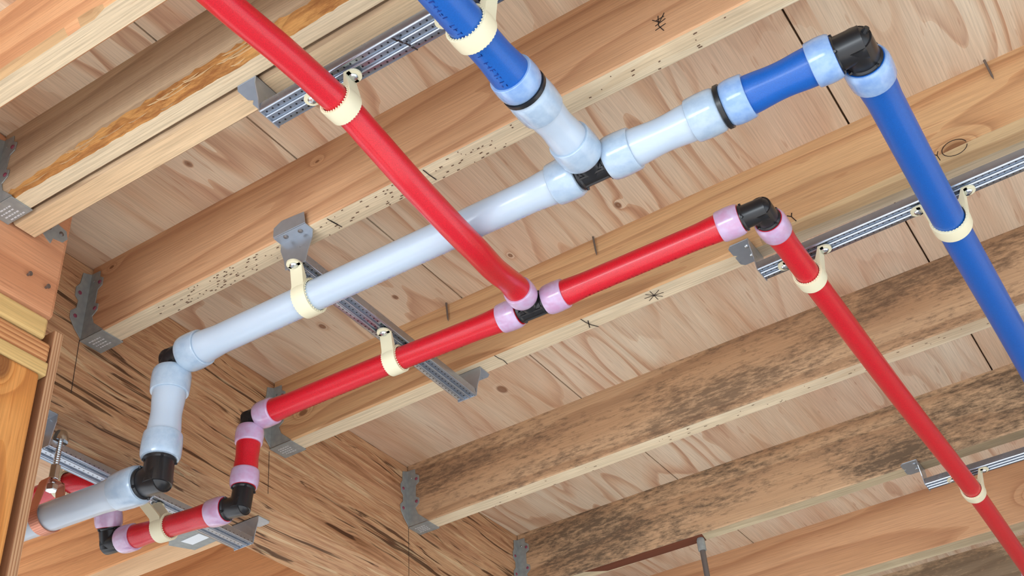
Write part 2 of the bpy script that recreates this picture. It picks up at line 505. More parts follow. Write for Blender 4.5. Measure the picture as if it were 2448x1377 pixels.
# ---------------------------------------------------------------- beam, header, wall framing at the left
beam_m = psl('strand_lumber', 2)
b = MB(); b.box((-1.362, -.6, .919), (BX, 4.2, H))
o = b.build('strand_beam', beam_m, smooth=0, bevel=.002)
beam = tag(rebase(o, (-1.362, .8, .919)), 'deep strand-lumber beam with dark streaks that the joists hang on', 'beam')
def sawn(a, c, mats, name, label, cat, bevel=.004):
    b = MB(); b.box(a, c); o = b.build(name, mats, smooth=0, bevel=bevel)
    return tag(rebase(o, a), label, cat)
head_m = wood('header_face', 17, S(214, 156, 116), S(200, 138, 98), S(160, 98, 66), 'Y', freq=14, warp=1.0, line=.35)
header = sawn((-1.226, -.6, .927), (HX, .756, H), head_m, 'header_beam', 'short reddish header at the left edge with nails in its smooth face', 'beam', .006)
plate_m = wood('plate_end', 19, S(226, 194, 132), S(212, 176, 114), S(186, 148, 90), 'Y', freq=20, warp=.6, line=.25)
plate2_m = wood('plate_end_grain', 21, S(214, 160, 108), S(190, 126, 80), S(146, 84, 50), 'Y', freq=150, warp=.8, line=.7)
sawn((-1.22, -.6, .893), (HX, .750, .924), plate_m, 'top_plate', 'pale yellow plate directly under the reddish header', 'plate')
sawn((-1.22, -.6, .862), (HX, .760, .890), plate2_m, 'top_plate', 'cracked striped plate between the yellow plate and the pale lower block', 'plate')
sawn((-1.22, -.6, .842), (HX + .001, .761, .8615), plate_m, 'top_plate', 'pale lower block resting on the orange stud', 'plate', .002)
stud_m = wood('stud_face', 23, S(222, 156, 88), S(204, 132, 64), S(168, 94, 42), 'Z', freq=12, warp=1.4, knots=[(2.33, .115, .018)], line=.5)
sawn((-1.24, .58, -1.5), (HX + .001, .752, .841), stud_m, 'wall_stud', 'orange upright stud at the bottom left edge with long grain', 'stud')
plyedge_m = wood('plywood_edge', 25, S(206, 168, 128), S(176, 128, 92), S(130, 82, 56), 'Z', freq=260, warp=.3, line=.7)
sawn((-1.50, .7625, -1.5), (HX - .002, .7765, .915), plyedge_m, 'plywood_sheet', 'upright plywood sheet seen edge-on beside the orange stud', 'plywood', .001)
# deep members beyond the beam
far_m = wood('far_joist_face', 27, S(216, 158, 108), S(198, 138, 90), S(160, 100, 62), 'X', freq=16, warp=1.2, line=.5)
far_e = wood('far_joist_edge', 28, S(226, 190, 150), S(210, 170, 128), S(176, 130, 92), 'X', freq=60, warp=.8, line=.4)
joist(-3.2, -1.364, 1.300, .919, H, .062, [far_m, far_e, waney], 'orange deep joist beyond the beam, behind the lower red pipe')
joist(-3.2, -1.364, 1.71, .919, H, .04, [far_m, far_e, waney], 'plain orange deep joist at the bottom left, beyond a dark joint line')
joist(-3.2, -1.364, .80, .919, H, .04, [far_m, far_e, waney], 'deep joist beyond the beam, half hidden by the upright plywood edge')

# ---------------------------------------------------------------- joist hangers
def disc(b, c, n, r, t, mi=0, dome=0.0):
    c = Vector(c); n = Vector(n).normalized()
    b.rtube(c, n, [(0, 0), (0, r), (t * .6, r), (t + dome * .4, r * .75), (t + dome, 0.0001)], 14, mi)

def hanger(x, y0, zb, th, label, far=True, top=None, group='joist hangers on the strand beam', down=True):
    e = empty('joist_hanger', (x, y0, zb))
    tag(e, label, 'hanger', group)
    t = .0014
    k = 1.0
    P = [(0, .122), (.0195, .121), (.0205, .110), (.029, .104), (.029, .090), (.0205, .085), (.020, .060), (.028, .055), (.028, .044), (.0185, .036), (.024, .022), (.047, .001), (0, .001)]
    FL = [(0, .122), (-.017, .116), (-.019, .095), (-.025, .085), (-.024, .070), (-.017, .064), (-.018, .050), (-.027, .040), (-.026, .028), (-.014, .013), (0, .001)]
    b = MB()
    b.plate([(px, -.0003, pz) for px, pz in P], (0, -1, 0), t)
    b.plate([(.0005, fy, fz) for fy, fz in FL], (1, 0, 0), t)
    if far:
        b.plate([(px, th + .0003, pz) for px, pz in P], (0, 1, 0), t)
        b.plate([(.0005, th - fy, fz) for fy, fz in FL], (1, 0, 0), t)
    b.plate([(.0005, -.0015, -.0002), (.047, -.0015, -.0002), (.047, th + .0015, -.0002), (.0005, th + .0015, -.0002)], (0, 0, -1), t)
    o = b.build('hanger_body', M['hanger'], e, smooth=0, bevel=.0004)
    for (px, pz) in ((.023, .098), (.022, .049)):
        q = MB(); disc(q, (px, -.0017, pz), (0, -1, 0), .0032, .0012, 0, .0008); q.build('nail', M['nail_pink'], e)
    for (fy, fz) in ((-.017, .078), (-.018, .035)):
        q = MB(); disc(q, (.0019, fy, fz), (1, 0, 0), .0032, .0012, 0, .0008); q.build('nail', M['nail_pink'], e)
    q = MB(); disc(q, (.010, -.0017, .104), (0, -1, 0), .002, .0008); q.build('screw_head', M['zinc'], e)
    q = MB(); rnd = random.Random(int(y0 * 100))
    for r in range(4):
        x0 = .008 + rnd.uniform(0, .004)
        for i in range(5):
            w = rnd.uniform(.002, .0045)
            yy = .008 + r * .006
            q.plate([(x0, yy, -.0018), (x0 + w, yy, -.0018), (x0 + w, yy + .0022, -.0018), (x0, yy + .0022, -.0018)], (0, 0, -1), .0002)
            x0 += w + .0016
    q.build('stamped_text', M['stamp'], e, smooth=0)
    return e
hanger(BX, JY[3], JB, TH, 'grey joist hanger with red-painted nails on the speckled joist, beside the header')
hanger(BX, JY[4], JB, TH, 'grey joist hanger just behind the red vertical pipe')
hanger(BX, JY[5], JB, TH, 'grey joist hanger holding the first mould-spotted joist beyond the red pipe')
hanger(BX, JY[6], JB, TH, 'grey joist hanger holding the second mouldy joist, at the bottom edge of the photo')
hanger(BX, JY[7], JB, .05, 'grey joist hanger of the reddish knotty joist, out at the far end of the beam')
hanger(HX, JY[2], JB, .030, 'grey joist hanger on the header under the splintered doubled joist', far=False, group='joist hanger on the header')
# mending clip and loose nails on the header
e = empty('nail_plate', (HX, .730, 1.056)); tag(e, 'small grey plate nailed to the header just below the doubled joist', 'plate')
b = MB(); b.plate([(0, -.022, -.006), (0, -.010, -.016), (0, -.002, -.020), (0, .0, -.010), (0, .016, -.007), (0, .022, .002), (0, .018, .013), (0, .004, .016), (0, -.02, .010)], (1, 0, 0), .0015)
b.build('plate_body', M['hanger'], e, smooth=0)
for y, z in ((-.009, .002), (.011, .004)):
    q = MB(); disc(q, (.0015, y, z), (1, 0, 0), .0036, .001, 0, .0008); q.build('nail', M['nail'], e)
for i, (y, z, l) in enumerate(((.706, .969, 'upper left bent nail head sticking out of the reddish header face'), (.735, .966, 'lower right nail sticking out of the reddish header face'))):
    b = MB(); b.tube([(HX - .01, y, z), (HX + .004, y, z), (HX + .006, y, z)], [.0016, .0016, .0016], 8)
    b.rtube((HX + .005, y, z), (1, .2, -.1), [(0, 0), (0, .0032), (.0015, .0032), (.0016, 0)], 10)
    tag(rebase(b.build('nail', M['nail']), (HX, y, z)), l, 'nail', 'nails in the header')
b = MB(); b.rtube((-.93, JY[1] - .001, 1.043), (0, -1, 0), [(0, 0), (0, .006), (.002, .006), (.004, .0001)], 12)

# nails that missed the joist and poke through the plywood
NL = [(-.575, 'thin nail poking down through the plywood above the middle of the red pipe'),
      (-.853, 'thin nail poking through the plywood between the crosswise strut and the red tee'),
      (.034, 'thin nail poking through the plywood at the top right, right of the black elbow')]
for x, l in NL:
    b = MB(); b.tube([(x, 1.299, H + .004), (x + .0008, 1.3005, H - .030), (x + .001, 1.301, H - .036)], [.0017, .0015, .0003], 8)
    tag(rebase(b.build('protruding_nail', M['nail']), (x, 1.3, H)), l, 'nail', 'nail points through the plywood')

# ---------------------------------------------------------------- marker and pencil marks
def strokes(name, polylines, plane, c, parent, mat, w=.0016, label=None):
    """ribbons on a plane: 'y' = vertical face at y=c (points x,z), 'z' = underside at z=c (points x,y), 'x' = face x=c (points y,z)"""
    b = MB()
    for pl in polylines:
        for (a0, a1), (b0, b1) in zip(pl, pl[1:]):
            d = Vector((b0 - a0, b1 - a1)); L = d.length
            if L < 1e-6: continue
            d /= L; n = Vector((-d.y, d.x)) * w * .5
            q = [(a0 + n.x, a1 + n.y), (b0 + n.x, b1 + n.y), (b0 - n.x, b1 - n.y), (a0 - n.x, a1 - n.y)]
            if plane == 'y': b.plate([(u, c - .0004, v) for u, v in q], (0, -1, 0), .0002)
            elif plane == 'z': b.plate([(u, v, c - .0008) for u, v in q], (0, 0, -1), .0002)
            else: b.plate([(c + .0003, u, v) for u, v in q], (1, 0, 0), .0002)
    o = b.build(name, mat, smooth=0)
    child(o, parent)
    if label: o['label'] = label
    return o
ring_ = lambda cx, cz, rx, rz, a0=0, a1=360, n=22: [(cx + rx * math.cos(math.radians(a0 + (a1 - a0) * i / n)), cz + rz * math.sin(math.radians(a0 + (a1 - a0) * i / n))) for i in range(n + 1)]
strokes('marker_writing', [ring_(-.043, 1.0445, .0165, .0125, 10, 350), [(-.0720, 1.0500), (-.0665, 1.0440), (-.0635, 1.0500)], [(-.0665, 1.0440), (-.0650, 1.0340)]], 'y', JY[4], j4, M['ink'], .0011, 'hand-drawn circle and Y around a knot')
strokes('marker_writing', [[(-.279, 1.050), (-.2735, 1.0455), (-.2715, 1.0515)], [(-.2735, 1.0455), (-.2685, 1.0345)]], 'y', JY[4], j4, M['ink'], .0014, 'hand-drawn Y')
strokes('marker_writing', [[(-.268 + dx, 1.060 + dz) for dx, dz in pl] for pl in ([(-.012, .010), (-.004, .001), (.004, .012)], [(-.004, .012), (-.006, -.004), (-.001, -.016)], [(-.010, -.002), (.004, .002)], [(-.011, -.009), (.003, -.006)], [(-.008, .006), (.003, .007)])], 'y', JY[3], j3, M['ink'], .0011, 'scribbled layout mark')
cx, cy = -.502, 1.322
strokes('marker_writing', [[(cx - .015 * math.cos(a), cy - .013 * math.sin(a)), (cx + .015 * math.cos(a), cy + .013 * math.sin(a))] for a in (.15, .9, 1.55, 2.5)], 'z', JB, j4, M['ink'], .0009, 'hand-drawn star')
strokes('marker_writing', [[(-.618, 1.306), (-.616, 1.318), (-.612, 1.330), (-.606, 1.340)], [(-.611, 1.316), (-.618, 1.334)]], 'z', JB, j4, M['ink'], .0014)
strokes('marker_writing', [[(-.773, 1.306), (-.772, 1.316), (-.769, 1.326), (-.770, 1.339)]], 'z', JB, j4, M['ink'], .0012)
strokes('marker_writing', [[(-.613, 1.288 - .27), (-.613, 1.29 - .27)]], 'z', JB, j4, M['ink'], .0002)
strokes('marker_writing', [[(-.771, .900), (-.769, .912), (-.766, .925)], [(-.770, .905), (-.767, .918)]], 'z', JB, j3, M['ink'], .0012)
strokes('marker_writing', [[(-.616, .900), (-.615, .912), (-.613, .925)]], 'z', JB, j3, M['ink'], .0014)
rnd = random.Random(5)
specks = []
for i in range(150):
    x = rnd.choice([rnd.gauss(-.98, .05), rnd.gauss(-.66, .10), rnd.uniform(-1.1, -.2)])
    y = JY[3] + rnd.uniform(.004, .033)
    specks.append([(x, y), (x + rnd.uniform(.001, .005), y + rnd.uniform(-.0006, .0006))])
strokes('dark_specks', specks, 'z', JB, j3, M['pencil'], .0013, 'black mildew specks')['kind'] = 'stuff'
specks = []
for i in range(40):
    x = rnd.uniform(-1.1, -.1); y = JY[5] + rnd.uniform(.006, .034)
    specks.append([(x, y), (x + rnd.uniform(.001, .006), y)])
strokes('dark_specks', specks, 'z', JB, j5, M['pencil'], .0010)['kind'] = 'stuff'
strokes('pencil_line', [[(1.6995, 1.026), (1.6985, .97), (1.697, .925)], [(.893, 1.026), (.894, .98), (.895, .936)], [(1.302, 1.02), (1.304, .98), (1.305, .941)], [(2.112, 1.02), (2.112, .93)]], 'x', BX, beam, M['ink'], .0010)

# ---------------------------------------------------------------- struts (pipe support brackets)
def strut(name_label, origin, ang, L, zdrop, near=True, far=True, up_near=False, leg_w=.027, w=.034):
    """perforated steel channel along local x; legs rise to the framing at both ends"""
    e = empty('support_bracket', origin, (0, 0, ang))
    tag(e, name_label, 'bracket', 'perforated steel support brackets')
    hw = w / 2; fh = .013; t = .0014
    # channel profile (y, z) - three ribs, two upturned flanges
    rib = lambda c: [(c + .0019 * math.cos(q_), .0034 - .0034 * math.sin(q_)) for q_ in [math.pi * (1 - k_ / 8) for k_ in range(9)]]
    out = [(-hw, fh), (-hw, .0030), (-hw + .0004, .0012), (-hw + .0014, .0002), (-hw + .0026, .0002), (-hw + .0038, .0012), (-hw + .0044, .0034)] + rib(-hw + .0122) + rib(hw - .0112) + [(hw - .0012, .0034), (hw, .0046), (hw, fh)]
    inn = [(max(min(y, hw - t), -hw + t), max(z + t, t)) for y, z in out]
    inn[0] = (-hw + t, fh); inn[-1] = (hw - t, fh)
    prof = out + inn[::-1]
    b = MB(); k = len(prof)
    vs = [(0, y, z) for y, z in prof] + [(L, y, z) for y, z in prof]
    fs = [(i, (i + 1) % k, k + (i + 1) % k, k + i) for i in range(k)]
    n_ = len(out)
    for i in range(n_ - 1):
        fs.append((i, i + 1, k - 2 - i, k - 1 - i)); fs.append((k + i, k + k - 1 - i, k + k - 2 - i, k + i + 1))
    b.add(vs, fs)
    b.build('channel', M['strut'], e, smooth=50)
    def leg(x, s, up):
        q = MB()
        poly = [(x, -hw, .001), (x, -hw - .003, zdrop * .35), (x, -leg_w, zdrop * .75), (x, -leg_w, zdrop), (x, leg_w, zdrop), (x, leg_w, zdrop * .75), (x, hw + .003, zdrop * .35), (x, hw, .001)]
        q.plate(poly, (s, 0, 0), t)
        q.build('leg', M['galv'], e, smooth=0, bevel=.0003)
        q = MB()
        n1 = .004
        tab = [(x, -leg_w, zdrop), (x + s * .028, -leg_w, zdrop), (x + s * .033, -leg_w + .006, zdrop), (x + s * .033, -n1, zdrop), (x + s * .028, 0, zdrop), (x + s * .033, n1, zdrop), (x + s * .033, leg_w - .006, zdrop), (x + s * .028, leg_w, zdrop), (x, leg_w, zdrop)]
        if up:
            tab = [(x, -leg_w, zdrop), (x + s * .016, -leg_w, zdrop), (x + s * .016, leg_w, zdrop), (x, leg_w, zdrop)]
            q.plate([(x + s * .016, -leg_w, zdrop), (x + s * .016, leg_w, zdrop), (x + s * .016, leg_w, zdrop + .016), (x + s * .016, leg_w * .5, zdrop + .023), (x + s * .016, -leg_w * .9, zdrop + .020)], (s, 0, 0), t)
        q.plate(tab, (0, 0, -1), t)
        q.build('mounting_tab', M['galv'], e, smooth=0, bevel=.0003)
        for yy, xx in ((-.012, .008), (.011, .010)):
            q = MB(); disc(q, (x + s * xx, yy, zdrop - t), (0, 0, -1), .0036, .001, 0, .0012)
            q.build('screw', M['zinc'] if not up else M['nail'], e)
    if near: leg(0, -1, up_near)
    if far: leg(L, 1, False)
    return e
ZS = .9745
# local z=0 is the underside of the channel
strut('perforated strut running across between two joists, carrying the white and the red pipe', (-.826, .905, ZS), math.radians(90 + 1.2), .412, JB - ZS - .0002, up_near=True)
strut('bright perforated strut at the top, under the doubled joist, carrying red and blue pipes', (-.676, .686, ZS), 0, .80, JB - ZS - .0002)
strut('bright strut at right carrying a red and a blue pipe below the tan joist', (-.335, 1.311, ZS), math.radians(-1.0), .80, JB - ZS - .0002)
strut('thin strut at the bottom right, crossing above the red pipe', (-.340, 2.120, ZS), 0, .80, JB - ZS - .0002)
strut('perforated strut under the strand beam at the lower left, beside the copper clamp', (-1.291, .905, .869), math.radians(90), .415, .919 - .869 - .0002, up_near=False, w=.042, leg_w=.029)
# marker ticks on the upper strut are on the steel
b = MB()
for x, y in ((-.491, .676), (-.487, .684), (-.484, .693), (-.494, .671)):
    b.plate([(x, y, ZS - .0004), (x + .003, y + .001, ZS - .0004), (x + .0045, y + .0075, ZS - .0004), (x + .003, y + .008, ZS - .0004)], (0, 0, -1), .0003)
up_strut = [o for o in bpy.data.objects if o.name.startswith('support_bracket')][1]
ti = b.build('marker_ticks', M['ink'], smooth=0); child(ti, up_strut); ti['label'] = 'black marker ticks'

# ---------------------------------------------------------------- pipes, rings, fittings
def catmull(P, n=10):
    P = [Vector(p) for p in P]
    out = []
    for i in range(len(P) - 1):
        p0 = P[max(i - 1, 0)]; p1 = P[i]; p2 = P[i + 1]; p3 = P[min(i + 2, len(P) - 1)]
        for k in range(n):
            t = k / n
            out.append(.5 * ((2 * p1) + (-p0 + p2) * t + (2 * p0 - 5 * p1 + 4 * p2 - p3) * t * t + (-p0 + 3 * p1 - 3 * p2 + p3) * t ** 3))
    out.append(P[-1])
    return out

RW, RR = .0205, .0162     # pipe radii
def ring_profile(r, L, R):
    return [(0, r * .80), (0.0004, R * .90), (.0035, R * .965), (.009, R * .995), (L * .55, R), (L - .003, R * .975), (L - .0006, R * .955), (L, R * .93), (L, r * .95)]

def pipe(pts, r, mat, label, ringmat, ends=(True, True), Lr=.033, lettering=None, group=None, flare=1.10, straight=False, open_end=(0, 0)):
    """pts = centre line between the two fittings; rings sit on the pipe ends that ask for them"""
    P = [Vector(p) for p in pts]
    if straight or len(P) == 2:
        n = max(12, int((P[-1] - P[0]).length / .006))
        C = [P[0].lerp(P[-1], i / n) for i in range(n + 1)]
    else: C = catmull(P, 14)
    cum = [0]
    for a, c in zip(C, C[1:]): cum.append(cum[-1] + (c - a).length)
    L = cum[-1]
    rad = []
    for s in cum:
        f = 0
        if ends[0]: f = max(f, 1 - max(0, s - Lr) / .035)
        if ends[1]: f = max(f, 1 - max(0, (L - s) - Lr) / .035)
        f = max(0, min(1, f)); f = f * f * (3 - 2 * f)
        rad.append(r * (1 + (flare - 1) * f))
    b = MB(); b.tube(C, rad, 36, caps=True)
    base = C[0].lerp(C[-1], .5)
    o = b.build('water_pipe', mat, smooth=40)
    rebase(o, base)
    tag(o, label, 'pipe', group)
    for k, on in enumerate(ends):
        if not on: continue
        p = C[0] if k == 0 else C[-1]
        d = (C[3] - C[0]).normalized() if k == 0 else (C[-4] - C[-1]).normalized()
        R = r * 1.31
        q = MB(); q.rtube(p - base, d, ring_profile(r, Lr, R), 36)
        q.build('expansion_ring', ringmat, o, smooth=35)
    if lettering:
        t0, t1, ang, lm, size = lettering
        q = MB(); rnd = random.Random(int(L * 1000))
        s = t0
        up = Vector((0, 0, 1))
        while s < t1:
            i = min(range(len(cum)), key=lambda j: abs(cum[j] - s)); i = min(i, len(C) - 2)
            d = (C[i + 1] - C[i]).normalized(); c = C[i] + d * (s - cum[i])
            u = (up - d * up.dot(d)); u = u.normalized() if u.length > .2 else Vector((0, -1, 0))
            w = d.cross(u)
            rr = rad[i] + .0002
            if rnd.random() > .18:
                for g in range(rnd.choice((2, 3))):
                    kind = rnd.random()
                    s0 = rnd.uniform(0, size * .6); 
                    if kind < .5: seg = [(s0, -1), (s0, 1)]; ww = size * .18
                    else:
                        v = rnd.choice((-1, 0, 1)); seg = [(0, v), (size * .6, v)]; ww = size * .2
                    pts_ = []
                    for (ss, vv) in seg:
                        pts_.append((ss, vv * size * .55))
                    (sa, va), (sb, vb) = pts_
                    if sa == sb: quad = [(sa - ww / 2, va), (sa + ww / 2, va), (sb + ww / 2, vb), (sb - ww / 2, vb)]
                    else: quad = [(sa, va - ww / 2), (sb, va - ww / 2), (sb, va + ww / 2), (sa, va + ww / 2)]
                    V = []
                    for (ss, vv) in quad:
                        a = ang + vv / rr
                        V.append(c + d * ss + (u * math.cos(a) + w * math.sin(a)) * rr - base)
                    nrm = (u * math.cos(ang) + w * math.sin(ang))
                    q.plate(V, nrm, .00015)
            s += size * 1.25 if rnd.random() > .12 else size * 2.6
        q.build('printed_lettering', lm, o, smooth=0)
    return o

def arc_path(a, corner, c, rad, n=10):
    """straight - arc - straight through a corner"""
    a = Vector(a); corner = Vector(corner); c = Vector(c)
    d1 = (a - corner).normalized(); d2 = (c - corner).normalized()
    ang = d1.angle(d2); t = rad / math.tan(ang / 2)
    p1 = corner + d1 * t; p2 = corner + d2 * t
    ctr = corner + (d1 + d2).normalized() * (rad / math.sin(ang / 2))
    out = [a]
    for i in range(n + 1):
        k = i / n
        v = (p1 - ctr).normalized().slerp((p2 - ctr).normalized(), k)
        out.append(ctr + v * rad)
    out.append(c)
    return out

def collar(b, p, d, r):
    b.rtube(p, d, [(0, r * .8), (0, r * 1.10), (.0022, r * 1.10), (.0040, r * 1.0), (.0040, r * .8)], 32)
    d = Vector(d).normalized()
    u = (Vector((0, 0, 1)) if abs(d.z) < .9 else Vector((0, 1, 0))); u = (u - d * u.dot(d)).normalized(); w = d.cross(u)
    for k in range(4):
        a = .6 + k * math.pi / 2
        n = u * math.cos(a) + w * math.sin(a)
        b.tube([Vector(p) + d * .003 + n * r * 1.02, Vector(p) + d * .003 + n * r * 1.17], [.0022, .0016], 6)

def elbow(a, corner, c, r, label, nub=False, group='black elbow fittings'):
    rr = r * .95
    b = MB()
    A = Vector(a); C_ = Vector(c); K = Vector(corner)
    d1 = (A - K).normalized(); d2 = (C_ - K).normalized()
    b.tube([A + d1 * .012, A, K - d1 * rr * .45], [rr * .72, rr, rr], 32)
    b.tube([C_ + d2 * .012, C_, K - d2 * rr * .45], [rr * .72, rr, rr], 32)
    # rounded heel
    so = -(d1 + d2).normalized()
    ax = d1.cross(d2).normalized()
    b.rtube(K - ax * rr, ax, [(rr * (1 - math.cos(math.pi * i / 16)), max(1e-5, rr * math.sin(math.pi * i / 16))) for i in range(17)], 28)
    collar(b, a, -d1, rr); collar(b, c, -d2, rr)
    # moulded nub on the outer corner
    out = -(d1 + d2).normalized()
    if nub: b.tube([Vector(corner) + out * rr * .8, Vector(corner) + out * (rr * 1.28)], [.0045, .0032], 8)
    o = b.build('elbow_fitting', M['black'], smooth=40)
    rebase(o, corner)
    return tag(o, label, 'pipe fitting', group)

def tee(c, d, half, br, brl, r, label):
    """run along d through c, branch along br"""
    rr = r * .95
    b = MB()
    c = Vector(c); d = Vector(d).normalized(); br = Vector(br).normalized()
    b.tube([c - d * (half + .012), c - d * half, c + d * half, c + d * (half + .012)], [rr * .72, rr, rr, rr * .72], 32)
    b.tube([c, c + br * brl, c + br * (brl + .012)], [rr, rr, rr * .72], 32)
    collar(b, c - d * half, d, rr); collar(b, c + d * half, -d, rr); collar(b, c + br * brl, -br, rr)
    # stiffening ribs along the run
    zz = Vector((0, 0, -1))
    for a in (.35, -.45):
        n = (zz * math.cos(a) + d.cross(zz) * math.sin(a)).normalized()
        b.tube([c - d * half * .9 + n * rr * .97, c + d * half * .9 + n * rr * .97], [.0022, .0022], 6)
    b.tube([c + (-br) * rr * .9, c + (-br) * rr * 1.15], [.003, .0026], 6)
    o = b.build('tee_fitting', M['black'], smooth=40)
    rebase(o, c)
    return tag(o, label, 'pipe fitting')

def coupling(c, d, r, label):
    b = MB(); d = Vector(d).normalized(); c = Vector(c)
    b.rtube(c - d * .022, d, [(0, r * .6), (0, r * .85), (.0195, r * .85), (.0195, r * 1.29), (.0245, r * 1.29), (.0245, r * .85), (.044, r * .85), (.044, r * .6)], 36)
    o = b.build('pipe_coupling', M['black'], smooth=35)
    rebase(o, c)
    return tag(o, label, 'pipe fitting', 'black couplings between white and blue pipe')

# --- white main along x
WZ = .937
def wx(x): return (x, .944 + (x + .082) * .018, WZ)
pipe([wx(-1.040), wx(-.422)], RW, M['white_pipe'], 'long white pipe running crosswise from the lower left elbow to the white tee', M['ring_white'], lettering=(.14, .58, math.radians(205), M['print_dark'], .0058), group='white pipes')
tee(wx(-.4015), (1, .018, 0), .0185, (0, -1, 0), .0235, RW, 'black tee joining three white pipes in the upper middle')
pipe([wx(-.383), wx(-.239)], RW, M['white_pipe'], 'short white pipe between the black tee and the coupling to the short blue pipe', M['ring_white'], Lr=.036, group='white pipes')
coupling(wx(-.2355), (1, .018, 0), RW, 'black coupling ring joining the white stub to the short blue pipe, at the upper right')
pipe([wx(-.233), wx(-.104)], RW, M['blue_pipe'], 'short glossy blue pipe ending at the black elbow in the upper right', M['ring_blue'], Lr=.028, group='blue pipes')
elbow(wx(-.106), (-.082, .944, WZ), (-.082, .970, WZ), RW, 'black elbow at the upper right joining two blue pipes', nub=True)
pipe([(-.082, .970, WZ), (-.082, 1.30, WZ), (-.077, 1.70, WZ), (-.075, 2.4, WZ), (-.075, 3.3, WZ), (-.075, 4.19, WZ)], RW, M['blue_pipe'], 'long blue pipe running down the right edge of the photo', M['ring_blue'], ends=(True, False), group='blue pipes')
# upper branch
pipe([(-.402, .9165, WZ), (-.402, .789, WZ)], RW, M['white_pipe'], 'short white branch pipe above the black tee, under the upper blue pipe', M['ring_white'], Lr=.036, group='white pipes')
coupling((-.402, .7855, WZ), (0, -1, 0), RW, 'black coupling ring joining the white branch to the upper blue pipe')
pipe([(-.402, .783, WZ), (-.402, .60, WZ), (-.402, .30, WZ)], RW, M['blue_pipe'], 'upper blue pipe leaving the top of the photo', M['ring_blue'], ends=(True, False), Lr=.026, lettering=(.03, .2, math.radians(168), M['print_blue'], .0048), group='blue pipes')
# riser and lower white run
elbow(wx(-1.040), (-1.062, .927, WZ), (-1.062, .927, .921), RW, 'black elbow at the top of the white vertical pipe')
pipe([(-1.062, .927, .921), (-1.067, .928, .785)], RW, M['white_pipe'], 'short vertical white pipe dropping below the beam', M['ring_white'], Lr=.036, group='white pipes')
elbow((-1.067, .928, .785), (-1.068, .929, .757), (-1.094, .928, .759), RW, 'black elbow at the foot of the white vertical pipe')
pipe([(-1.094, .928, .759), (-1.52, .915, .776)], RW, M['white_pipe'], 'lower white pipe held by the copper clamp at the left edge', M['ring_white'], ends=(True, False), Lr=.042, group='white pipes')

# --- red main along x
RZ = .940
def rx(x, dz=0): return (x, 1.112 + (x + 1.09) * .0305, RZ + dz)
pipe([rx(-1.074), rx(-.85), rx(-.622, -.004)], RR, M['red_pipe'], 'long red pipe running crosswise from the lower left elbow to the red tee', M['ring_pink'], lettering=(.05, .36, math.radians(208), M['print_red'], .0045), group='red pipes', Lr=.029)
tee(rx(-.601, -.004), (1, .03, 0), .0195, (0, -1, .0), .020, RR, 'black tee joining three red pipes in the middle')
pipe([rx(-.581, -.004), rx(-.45, -.002), rx(-.298)], RR, M['red_pipe'], 'shiny red pipe between the red tee and the black elbow at right', M['ring_pink'], group='red pipes', Lr=.030, lettering=(.05, .24, math.radians(200), M['print_red'], .0045))
elbow(rx(-.298), (-.272, 1.137, RZ), (-.272, 1.160, RZ), RR, 'black elbow at right joining two red pipes')
pipe([(-.272, 1.160, RZ), (-.272, 1.30, RZ), (-.270, 1.70, RZ), (-.264, 2.11, RZ), (-.268, 2.62, RZ)], RR, M['red_pipe'], 'long red pipe running down to the bottom right corner', M['ring_pink'], group='red pipes', ends=(True, True), Lr=.030)
elbow((-.268, 2.62, RZ), (-.268, 2.65, RZ), (-.24, 2.65, RZ), RR, 'black elbow beyond the bottom right corner at the end of the long red pipe')
# bowed red branch
pipe([(-.600, 1.1045, RZ - .004), (-.594, 1.060, .932), (-.583, 1.000, .912), (-.570, .940, .896), (-.566, .880, .894), (-.568, .800, .908), (-.572, .740, .926), (-.5745, .688, .9385), (-.577, .60, .941), (-.582, .50, .941), (-.585, .25, .941)],
     RR, M['red_pipe'], 'bowed red pipe sweeping from the top left to the red tee, crossing under white pipe', M['ring_pink'], ends=(True, False), Lr=.024, group='red pipes')
# riser and lower red run
elbow(rx(-1.072), (-1.090, 1.112, RZ), (-1.090, 1.112, .928), RR, 'black elbow at the top of the red vertical pipe')
pipe([(-1.090, 1.112, .926), (-1.095, 1.112, .828)], RR, M['red_pipe'], 'short vertical red pipe dropping below the beam', M['ring_pink'], group='red pipes', Lr=.027)
elbow((-1.095, 1.112, .827), (-1.0965, 1.110, .799), (-1.122, 1.108, .801), RR, 'black elbow at the foot of the red vertical pipe')
pipe([(-1.122, 1.108, .801), (-1.322, 1.0955, .811)], RR, M['red_pipe'], 'short lower red pipe between two black elbows, held by a cream clamp', M['ring_pink'], group='red pipes', Lr=.028)
elbow((-1.322, 1.0955, .811), (-1.344, 1.094, .812), (-1.340, 1.084, .834), RR, 'black elbow at the bottom left end of the lower red pipe')
pipe([(-1.340, 1.084, .834), (-1.333, 1.066, .872), (-1.340, 1.044, .893), (-1.375, 1.028, .898), (-1.45, 1.026, .899), (-1.75, 1.026, .899)], RR * .99, M['red_pipe'], 'red pipe turning up behind the lower white pipe and away to the left edge', M['ring_pink'], ends=(True, False), group='red pipes', Lr=.028)

